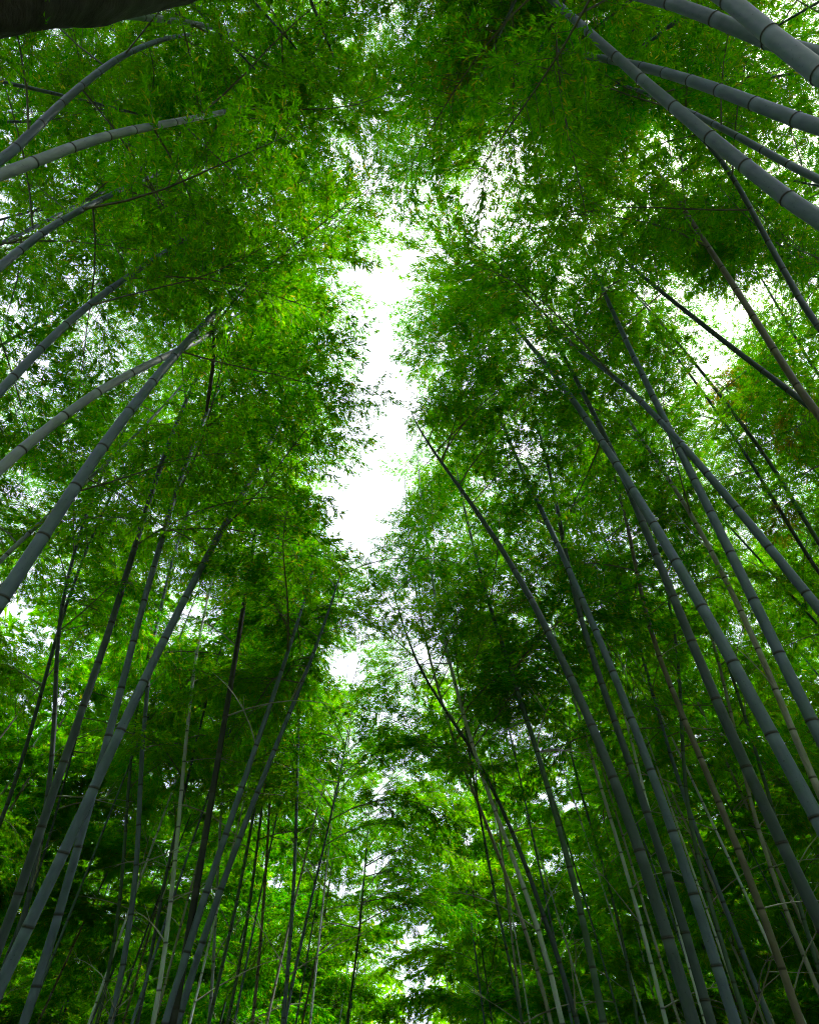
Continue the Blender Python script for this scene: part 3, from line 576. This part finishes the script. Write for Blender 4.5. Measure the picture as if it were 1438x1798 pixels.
    ('peel', 0.099, 8.8, [(3.73, 5.7, 0.0), (3.75, 5.61, 2.31), (3.79, 5.34, 4.62), (3.8, 5.18, 5.31), (3.81, 5.02, 6.0), (3.79, 4.87, 6.69), (3.77, 4.74, 7.38), (3.74, 4.64, 8.07), (3.7, 4.58, 8.76), (3.63, 4.51, 10.03), (3.59, 4.47, 11.3), (3.56, 4.44, 12.56), (3.54, 4.42, 13.83), (3.53, 4.41, 15.1)], 'streaky grey bamboo pole between the two thick blue-grey poles on the right'),
    ('tan', 0.123, 10.5, [(4.19, 3.17, 0.0), (4.14, 3.04, 3.43), (4.0, 2.67, 6.86), (3.9, 2.4, 7.48), (3.84, 2.17, 8.09), (3.81, 1.96, 8.7), (3.79, 1.78, 9.32), (3.76, 1.59, 9.93), (3.72, 1.38, 10.54), (3.67, 1.14, 11.27), (3.63, 0.96, 12.01), (3.6, 0.82, 12.74), (3.57, 0.7, 13.47), (3.55, 0.62, 14.2)], 'tan brown bamboo pole crossing the bright gap near the right edge'),
    ('dark', 0.106, 10.8, [(4.62, 2.96, 0.0), (4.49, 2.89, 3.75), (4.11, 2.69, 7.51), (3.96, 2.61, 8.05), (3.83, 2.54, 8.6), (3.72, 2.47, 9.15), (3.63, 2.42, 9.69), (3.55, 2.37, 10.24), (3.49, 2.33, 10.78), (3.43, 2.28, 11.6), (3.38, 2.24, 12.41), (3.34, 2.21, 13.23), (3.31, 2.19, 14.05), (3.29, 2.18, 14.86)], 'dark bamboo pole cutting slantwise across the bright gap toward the tan pole'),
    ('dark', 0.105, 9.9, [(4.06, 2.59, 0.0), (4.07, 2.44, 3.74), (4.07, 2.01, 7.48), (4.07, 1.85, 7.88), (4.05, 1.68, 8.27), (4.03, 1.5, 8.67), (3.99, 1.3, 9.07), (3.94, 1.08, 9.47), (3.88, 0.84, 9.87), (3.78, 0.49, 10.95), (3.72, 0.25, 12.03), (3.67, 0.08, 13.12), (3.64, -0.04, 14.2), (3.62, -0.12, 15.28)], 'dark bamboo pole at the right edge above the tan brown one'),
    ('blue', 0.137, 9.3, [(2.5, 1.0, 0.0), (2.45, 0.91, 2.61), (2.3, 0.64, 5.22), (2.2, 0.47, 5.91), (2.08, 0.27, 6.59), (1.94, 0.06, 7.28), (1.78, -0.18, 7.97), (1.61, -0.42, 8.65), (1.42, -0.69, 9.34), (1.23, -0.95, 10.25), (1.1, -1.14, 11.17), (1.0, -1.28, 12.08), (0.93, -1.38, 13.0), (0.87, -1.45, 13.91)], 'long thick grey bamboo pole crossing over another in the upper right corner'),
    ('blue', 0.123, 13.5, [(2.59, 0.55, 0.0), (2.53, 0.46, 2.82), (2.32, 0.2, 5.63), (2.17, 0.0, 6.94), (2.07, -0.14, 8.25), (2.0, -0.24, 9.55), (1.93, -0.34, 10.86), (1.84, -0.45, 12.17), (1.69, -0.61, 13.48), (1.62, -0.69, 14.05), (1.57, -0.75, 14.62), (1.52, -0.81, 15.19), (1.48, -0.85, 15.77), (1.45, -0.88, 16.34)], 'grey bamboo pole sweeping almost level beneath the crossing pole in the upper right'),
    ('blue', 0.105, 9.6, [(3.77, 1.07, 0.0), (3.68, 0.97, 3.61), (3.39, 0.65, 7.22), (3.32, 0.57, 7.61), (3.26, 0.49, 8.0), (3.21, 0.42, 8.39), (3.16, 0.35, 8.79), (3.12, 0.29, 9.18), (3.08, 0.23, 9.57), (3.01, 0.1, 10.62), (2.97, 0.01, 11.66), (2.93, -0.05, 12.71), (2.91, -0.1, 13.76), (2.89, -0.13, 14.81)], 'slimmer grey bamboo pole between the two long upper right poles'),
    ('blue', 0.125, 6.9, [(2.56, 0.12, 0.0), (2.47, 0.06, 2.8), (2.18, -0.1, 5.61), (2.08, -0.16, 5.82), (2.01, -0.23, 6.03), (1.95, -0.29, 6.25), (1.9, -0.35, 6.46), (1.84, -0.41, 6.68), (1.76, -0.47, 6.89), (1.32, -0.75, 8.6), (1.07, -0.91, 10.31), (0.93, -1.0, 12.01), (0.85, -1.05, 13.72), (0.81, -1.08, 15.43)], 'grey bamboo pole reaching in behind the corner pole at the upper right'),
    ('blue', 0.135, 5.9, [(1.86, 0.39, 0.0), (1.86, 0.29, 2.48), (1.87, 0.0, 4.96), (1.87, -0.06, 5.11), (1.87, -0.12, 5.27), (1.86, -0.18, 5.43), (1.84, -0.25, 5.59), (1.82, -0.31, 5.74), (1.79, -0.38, 5.9), (1.58, -0.85, 7.59), (1.46, -1.12, 9.28), (1.4, -1.27, 10.98), (1.36, -1.36, 12.67), (1.34, -1.41, 14.36)], 'very thick bamboo pole cutting off the upper right corner'),
    ('white', 0.06, 10.2, [(2.91, 7.75, 0.0), (2.96, 7.6, 4.06), (3.1, 7.14, 8.11), (3.13, 7.04, 8.45), (3.16, 6.94, 8.79), (3.19, 6.84, 9.13), (3.22, 6.76, 9.47), (3.25, 6.69, 9.81), (3.28, 6.62, 10.15), (3.34, 6.48, 10.96), (3.39, 6.38, 11.78), (3.42, 6.3, 12.59), (3.45, 6.24, 13.41), (3.47, 6.2, 14.22)], 'thin pale bamboo stem right of the blue-grey cluster pole'),
    ('green', 0.087, 8.6, [(5.23, 5.14, 0.0), (5.18, 5.01, 3.67), (5.02, 4.61, 7.34), (4.96, 4.47, 7.55), (4.91, 4.35, 7.77), (4.85, 4.23, 7.99), (4.8, 4.13, 8.21), (4.75, 4.04, 8.43), (4.7, 3.96, 8.65), (4.48, 3.61, 9.91), (4.34, 3.38, 11.18), (4.24, 3.23, 12.44), (4.18, 3.14, 13.7), (4.14, 3.07, 14.97)], 'slender bamboo pole under the yellow leaves at the right edge'),
    ('dark', 0.082, 8.4, [(5.51, 5.53, 0.0), (5.43, 5.41, 3.65), (5.19, 5.06, 7.31), (5.12, 4.95, 7.49), (5.05, 4.84, 7.68), (4.99, 4.73, 7.86), (4.93, 4.62, 8.05), (4.87, 4.51, 8.23), (4.81, 4.4, 8.41), (4.65, 4.05, 9.56), (4.54, 3.82, 10.7), (4.47, 3.66, 11.85), (4.41, 3.55, 12.99), (4.38, 3.47, 14.14)], 'dim bamboo pole just below the slender one at the right edge'),
    ('dark', 0.091, 11.9, [(6.29, 4.37, 0.0), (6.26, 4.18, 5.05), (6.16, 3.59, 10.09), (6.14, 3.47, 10.4), (6.13, 3.35, 10.7), (6.12, 3.23, 11.0), (6.11, 3.12, 11.31), (6.1, 3.0, 11.61), (6.1, 2.89, 11.91), (6.1, 2.72, 12.41), (6.11, 2.58, 12.9), (6.11, 2.46, 13.39), (6.11, 2.36, 13.88), (6.11, 2.28, 14.38)], 'thin dark bamboo stem between the tan pole and the right edge'),
    ('peel', 0.08, 6.6, [(4.59, 8.42, 0.0), (4.57, 8.35, 1.93), (4.5, 8.13, 3.86), (4.48, 8.06, 4.32), (4.46, 7.95, 4.78), (4.46, 7.84, 5.24), (4.48, 7.72, 5.69), (4.53, 7.61, 6.15), (4.62, 7.51, 6.61), (4.91, 7.28, 8.33), (5.08, 7.15, 10.06), (5.17, 7.08, 11.78), (5.22, 7.04, 13.51), (5.25, 7.01, 15.23)], 'brownish streaked bamboo pole right of the tan pole in the lower right'),
    ('green', 0.077, 7.4, [(4.46, 8.36, 0.0), (4.48, 8.28, 2.03), (4.56, 8.06, 4.07), (4.61, 7.91, 4.63), (4.67, 7.77, 5.19), (4.72, 7.64, 5.75), (4.77, 7.51, 6.31), (4.82, 7.4, 6.87), (4.87, 7.29, 7.43), (4.96, 7.11, 8.61), (5.02, 6.99, 9.8), (5.06, 6.91, 10.99), (5.09, 6.86, 12.17), (5.11, 6.82, 13.36)], 'slim bamboo pole behind the dark green-grey one in the lower right'),
    ('green', 0.081, 6.4, [(3.41, 7.99, 0.0), (3.4, 7.92, 1.77), (3.4, 7.72, 3.54), (3.39, 7.62, 4.02), (3.39, 7.53, 4.5), (3.4, 7.44, 4.98), (3.44, 7.34, 5.46), (3.53, 7.23, 5.94), (3.67, 7.1, 6.42), (4.02, 6.84, 7.76), (4.24, 6.67, 9.1), (4.38, 6.57, 10.44), (4.47, 6.5, 11.78), (4.53, 6.46, 13.12)], 'upright dim bamboo pole behind the blue-grey cluster pole'),
    ('green', 0.054, 5.1, [(1.58, 9.82, 0.0), (1.54, 9.76, 2.0), (1.42, 9.55, 4.0), (1.39, 9.49, 4.18), (1.35, 9.42, 4.35), (1.31, 9.35, 4.53), (1.27, 9.27, 4.71), (1.23, 9.19, 4.89), (1.19, 9.1, 5.06), (0.94, 8.58, 7.02), (0.82, 8.31, 8.97), (0.75, 8.17, 10.92), (0.71, 8.09, 12.87), (0.7, 8.05, 14.83)], 'thin green bamboo stem closest to the path gap on the right'),
]
def NSP(dist, k):
    return int(24 / (1 + .2 * k)) if dist < 6.5 else max(15, int(24 / (1 + .08 * k)))
rng = random.Random(11)
feet = []
for tone, D0, zv, ctrl, label in TRACED:
    dist = math.hypot(ctrl[0][0], ctrl[0][1])
    near = dist < 8.2
    feet.append((ctrl[0][0], ctrl[0][1]))
    zc = max(zv - .9, 7.2 if dist < 5 else 6.2 if dist < 8 else 6.0)
    zc = min(zc, 10.0)
    build_bamboo(rng, tone, D0, ctrl, zc, NSP(dist, (sum((ctrl[0][0] - t[3][0][0]) ** 2 + (ctrl[0][1] - t[3][0][1]) ** 2 < 3.2 for t in TRACED) - 1)), 14 if near else 8, near,
                 (2.2, zv + 1) if dist < 6.5 else None, 0 if dist < 6.5 else (4 if dist > 7.5 else 2), label, None,
                 yellow=(0, 2, 5) if 'under the yellow' in label else ())

def filler(x, y, rng, label, group, zc, H, n, D0, tone, sc):
    lx, ly = rng.uniform(-.07, .07), rng.uniform(-.07, .07)
    if abs(x) < 8: lx -= math.copysign(.05, x)
    ctrl = [(x + lx * z * (z / H), y + ly * z * (z / H), z) for z in np.linspace(0, H, 9)]
    build_bamboo(rng, tone, D0, ctrl, zc, n, 7, False, None, 2 if y > 5 else 0, label, group, sc)

MARKS = [(-31, 'the dark poles at the left edge'), (-25, 'the crossing pair in the lower left'), (-20, 'the clear blue-grey upright pole'), (-15, 'the almost black pole'),
         (-10, 'the tan upright pole left of centre'), (-5, 'the left side of the path'), (4, 'the right side of the path'), (11, 'the pale peeling pole'),
         (14, 'the lone dark green pole'), (20, 'the lower right cluster'), (25, 'the tan brown pole'), (31, 'the thickest right pole'), (38, 'the poles at the right edge')]
TONE_WORD = {'blue': 'blue-grey', 'green': 'green', 'dark': 'dark', 'tan': 'tan', 'peel': 'pale streaked', 'white': 'whitish'}
rng = random.Random(29)
nf = 0
GX = 2.45
for iy in range(0, 15):
    for ix in range(-10, 11):
        x = ix * GX + rng.uniform(-1, 1); y = iy * GX + rng.uniform(-1, 1)
        dist = math.hypot(x, y)
        if abs(x - path_x(y)) < (2.2 if y < 14 else 1.7): continue
        if abs(x) > 7 + .64 * y: continue
        if y <= 0.5: continue
        if dist < 6.0: continue
        if dist < 10.8 and abs(x) < 1.0 * y: continue
        if min((x - a) ** 2 + (y - b) ** 2 for a, b in feet) < 1.1: continue
        far = y > 10
        side = 'left' if x < 0 else 'right'
        tone = rng.choice(['blue', 'green', 'white', 'tan', 'peel', 'blue', 'dark'])
        if far:
            az = math.degrees(math.atan2(x, y))
            mark = min(MARKS, key=lambda m: abs(m[0] - az))[1]
            how = 'slim' if y < 18 else 'distant' if y < 27 else 'very distant'
            lab, grp = '%s %s bamboo in the stand beyond %s' % (how, TONE_WORD[tone], mark), 'distant bamboos on the %s of the path' % side
        else: lab, grp = 'bamboo of the inner %s grove, mostly hidden behind the front poles and leaves' % side, 'inner bamboos on the %s' % side
        H = rng.uniform(12, 15)
        if far and sum(blocked((x + 1.2 * math.cos(t), y + 1.2 * math.sin(t), z)) for z in (6, 8, 10, 12) for t in (0, 1.57, 3.14, 4.71)) >= 5: continue
        filler(x, y, rng, lab, grp, (rng.uniform(5.2, 6.8) if y < 16 else rng.uniform(3.0, 4.6)) if far else rng.uniform(5.5, 6.8), H,
               -1 if far else 20, rng.uniform(.06, .09), tone, 1.15 if far else 1.0)
        nf += 1
# side grove beside the path, level with the camera
for iy in range(0, 5):
    for ix in (-5, -4, -3, -2, 2, 3, 4, 5):
        x = ix * 1.95 + rng.uniform(-.8, .8); y = iy * 2.3 + 1.2 + rng.uniform(-.8, .8)
        if abs(x) < 4.3 or abs(x) < .8 * y or abs(x) > 5 + .75 * y: continue
        if min((x - a) ** 2 + (y - b) ** 2 for a, b in feet) < .8: continue
        side = 'left' if x < 0 else 'right'
        filler(x, y, rng, 'bamboo of the inner %s grove, mostly hidden behind the front poles and leaves' % side, 'inner bamboos on the %s' % side,
               rng.uniform(6, 7.5), rng.uniform(13, 15), 20, rng.uniform(.07, .09), rng.choice(['blue', 'green', 'dark']), 1.0)
        nf += 1
for x, y in ((7.0, 4.4), (7.7, 6.1), (8.5, 4.9), (6.3, 6.4), (9.4, 6.8)):
    filler(x, y, rng, 'bamboo of the inner right grove, mostly hidden behind the front poles and leaves', 'inner bamboos on the right',
           rng.uniform(5.5, 6.5), rng.uniform(13, 15), 20, .07, 'dark', 1.0)
# slender young poles standing among the front rows
for az, d, tone in ((-26.5, 9.6, 'green'), (-23, 10.4, 'white'), (-20.6, 9.2, 'blue'), (-18.4, 11.2, 'peel'), (-16.2, 10.1, 'white'), (-13.2, 11.6, 'blue'), (-11.9, 10.6, 'peel'),
                    (-9.3, 11.8, 'green'), (-7.4, 11.0, 'white'), (8.3, 10.9, 'peel'), (9.6, 11.9, 'white'), (12.6, 10.2, 'blue'), (14.9, 11.3, 'white'), (16.6, 9.8, 'green'),
                    (18.2, 11.0, 'white'), (19.7, 9.4, 'peel'), (22.1, 10.8, 'blue'), (23.6, 9.3, 'white'), (26.2, 10.5, 'peel'), (28.0, 9.1, 'white'), (29.6, 11.4, 'green')):
    x, y = d * math.sin(R(az)), d * math.cos(R(az)); H = rng.uniform(10.5, 12.5)
    lx, ly = -math.copysign(rng.uniform(.0, .09), x), rng.uniform(-.06, .03)
    ctrl = [(x + lx * z * (.4 + z / H), y + ly * z * (.4 + z / H), z) for z in np.linspace(0, H, 9)]
    mark = min(MARKS, key=lambda m: abs(m[0] - az))[1]
    build_bamboo(rng, tone, rng.uniform(.045, .062), ctrl, 7.6, 6, 8, False, None, 2,
                 'slender %s bamboo stem standing close beside %s' % (TONE_WORD[tone], mark), 'slender bamboo stems among the front rows', .75)
# bamboos standing behind the camera whose tops arch over the path: only their leaves are in view
for x, y, tx, ty, n, sc in ((-2.3, -1.9, -1.1, .3, 11, .85), (2.3, -2.3, 1.3, -.5, 20, .85), (-1.9, -3.3, -.5, -.8, 10, .85), (2.7, -1.5, 2.1, .1, 20, .85), (-3.6, -2.6, -2.4, -.1, 15, .85),
                            (3.9, -1.7, 3.0, -.2, 20, .85), (-4.9, -1.9, -3.9, -.2, 20, .9), (-5.6, 0.2, -4.6, .5, 21, .9), (5.3, -.6, 4.4, .3, 20, .9), (1.5, -3.9, .4, -.9, 11, .85),
                            (6.3, 1.1, 5.6, 1.2, 18, .9), (3.4, -1.9, 2.5, .9, 16, .85), (5.2, -2.2, 3.9, .7, 18, .9), (6.2, -1.0, 5.0, -.3, 20, .95), (-6.1, 1.5, -5.5, 1.6, 22, .95), (-5.4, 2.8, -5.0, 2.6, 21, .95), (-6.2, -1.0, -5.4, -.2, 20, .95), (6.5, 2.5, 6.0, 2.3, 21, .95),
                            (-2.9, -2.2, -1.5, 1.3, 9, .75), (-1.6, -3.0, -.7, 1.3, 10, .7), (1.6, -2.6, .2, .5, 14, .7), (1.8, -3.1, .45, 1.7, 18, .65), (2.2, -3.4, 1.3, 1.7, 12, .65), (-4.3, -.6, -3.1, .9, 13, .85)):
    H = rng.uniform(14, 16)
    ctrl = [(x + (tx - x) * (z / H) ** 1.8, y + (ty - y) * (z / H) ** 1.8, z) for z in np.linspace(0, H, 9)]
    build_bamboo(rng, 'dark', rng.uniform(.06, .08), ctrl, 10.8, n, 10, False, None, 0,
                 'bamboo overhead with only its arching leafy top in view', 'bamboos overhead', sc)
    nf += 1
ctrl = [(1.9 - 1.2 * (z / 15) ** 1.8, -2.9 + 3.3 * (z / 15) ** 1.8, z) for z in np.linspace(0, 15, 9)]
build_bamboo(rng, 'tan', .08, ctrl, 11.0, 9, 10, False, None, 0, 'overhead bamboo top with thin yellowing leaves beside the upper white gap', None, .8, yellow=(0, 2, 4, 6, 8))
print('fillers', nf, 'sprays', NS[0])

# ------------------------------------------------------------------ dark leaning tree in the corner behind the left row
def limb(P, r, sides, seed, rough=.12):
    rs = np.random.RandomState(seed)
    P = np.asarray(P, float)
    t = np.linspace(0, 1, len(P)); tt = np.linspace(0, 1, 40)
    PP = np.stack([np.interp(tt, t, P[:, i]) for i in range(3)], -1)
    k = np.ones(5) / 5
    for i in range(3):
        e = np.pad(PP[:, i], 2, mode='edge'); s = np.convolve(e, k, 'valid'); s[0], s[-1] = PP[0, i], PP[-1, i]; PP[:, i] = s
    rr = np.interp(tt, t, r)
    V, Q, T3 = tube(PP, rr, sides)
    n = len(V) - 1
    c = np.repeat(PP, sides, 0)
    ang = np.tile(np.arange(sides), 40) * 2 * math.pi / sides
    h = np.repeat(tt, sides)
    f = 1 + rough * (.5 * np.sin(ang * 3 + h * 9) + .4 * np.sin(ang * 7 - h * 23) + .5 * np.sin(h * 31 + ang)) * .6 + rs.normal(0, rough * .15, n)
    V[:n] = c + (V[:n] - c) * f[:, None]
    return V, Q, T3
TREE = np.array([-4.3, -1.3, 0.0])
tr = link('leaning_tree', None, loc=TREE)
tag(tr, 'dark rough-barked tree trunk slanting across the upper left corner', 'tree')
tp = [np.array(p) - TREE for p in [(-4.3, -1.3, 0.0), (-4.25, -1.15, 2.5), (-3.73, -0.47, 6.85), (-3.08, -0.55, 7.52), (-2.71, -0.69, 8.23), (-2.07, -0.86, 9.09), (-1.43, -1.27, 10.24)]]
V, Q, T3 = limb(tp, [.30, .28, .26, .25, .27, .22, .14], 24, 5)
link('trunk', mesh_np('trunk', V, Q, T3, [BARK]), tr)
end = tp[-1]
for k, (dx, dy, dz) in enumerate(((1.2, -1.6, 1.6), (-.3, -1.5, 2.2), (.5, -2.3, .9))):
    P = [end - (0, 0, .1), end + np.array((dx, dy, dz)) * .5 + (0, 0, .15), end + np.array((dx, dy, dz))]
    V, Q, T3 = limb(P, [.12, .07, .03], 10, 20 + k)
    lo = link('limb', mesh_np('limb', V, Q, T3, [BARK]), tr)
    for j in range(4):
        s = .8
        link('leafy_branch', SPRAYS[(k * 4 + j) % len(SPRAYS)], tr, P[1] * (1 - j / 3) + P[2] * (j / 3), (0, -.4, 1.3 * j + k), (s, s, s))

# dead branch hanging beside the thick left pole
dp = [np.array(p) for p in [(-2.31, 2.23, 8.61), (-2.25, 2.41, 8.36), (-2.23, 2.58, 8.11), (-2.23, 2.75, 7.87), (-2.24, 2.86, 7.73), (-2.24, 2.93, 7.62)]]
V, Q, T3 = limb([p - dp[0] for p in dp], [.012, .017, .020, .021, .019, .016], 9, 8, .12)
db = link('dead_branch', mesh_np('dead_branch', V, Q, T3, [BARK]), loc=dp[0])
tag(db, 'short black dead branch hanging among leaves beside the thickest left pole', 'branch')

# ------------------------------------------------------------------ grove leaves far ahead, plus side and rear leaves added to block light
rs = np.random.RandomState(77)
def far_leaves(n, r0, r1, a0, a1, z0, z1, ln):
    az = rs.uniform(R(a0), R(a1), n); rr = np.sqrt(rs.uniform(r0 ** 2, r1 ** 2, n))
    cl = rs.randint(0, max(1, n // 90), n)                     # leaves gathered in clumps
    caz = rs.uniform(R(a0), R(a1), n // 90 + 1); crr = np.sqrt(rs.uniform(r0 ** 2, r1 ** 2, n // 90 + 1)); cz = rs.uniform(z0, z1, n // 90 + 1)
    P = np.stack([np.sin(caz[cl]) * crr[cl], np.cos(caz[cl]) * crr[cl], cz[cl]], -1) + rs.normal(0, 1, (n, 3)) * np.array([.75, .75, .45])
    P = P[~((np.abs(P[:, 0] - .45) < .9) & (P[:, 1] > 0))]
    n = len(P)
    D = rs.normal(0, 1, (n, 3)); D[:, 2] = D[:, 2] * .35 - .4; D /= np.linalg.norm(D, axis=1)[:, None]
    up = np.stack([rs.normal(0, .5, n), rs.normal(0, .5, n), np.ones(n)], -1)
    S = np.cross(D, up); S /= np.linalg.norm(S, axis=1)[:, None]
    l = ln * rs.uniform(.7, 1.2, n)[:, None]; w = l * .13
    return np.stack([P, P + D * l * .38 + S * w, P + D * l, P + D * l * .38 - S * w], 1).reshape(-1, 3)
LV = np.vstack([far_leaves(150000, 38, 54, -38, 38, .5, 15, .58), far_leaves(80000, 14, 26, 42, 150, .5, 13, .55),
                far_leaves(80000, 14, 26, -150, -42, .5, 13, .55), far_leaves(45000, 9, 20, 150, 210, .5, 12, .42)])  # side and rear sets are added to keep low light off the culms
i = np.arange(len(LV) // 4) * 4
fg = link('far_and_blocker_foliage', mesh_np('far_and_blocker_foliage', LV, None, np.concatenate([np.stack([i, i + 2, i + 1], -1), np.stack([i, i + 3, i + 2], -1)]), [LEAF], smooth=False))
fg['kind'] = 'stuff'
tag(fg, 'mass of dark green leaves far behind the poles, with added light-blocking leaves at the sides and rear', 'foliage')
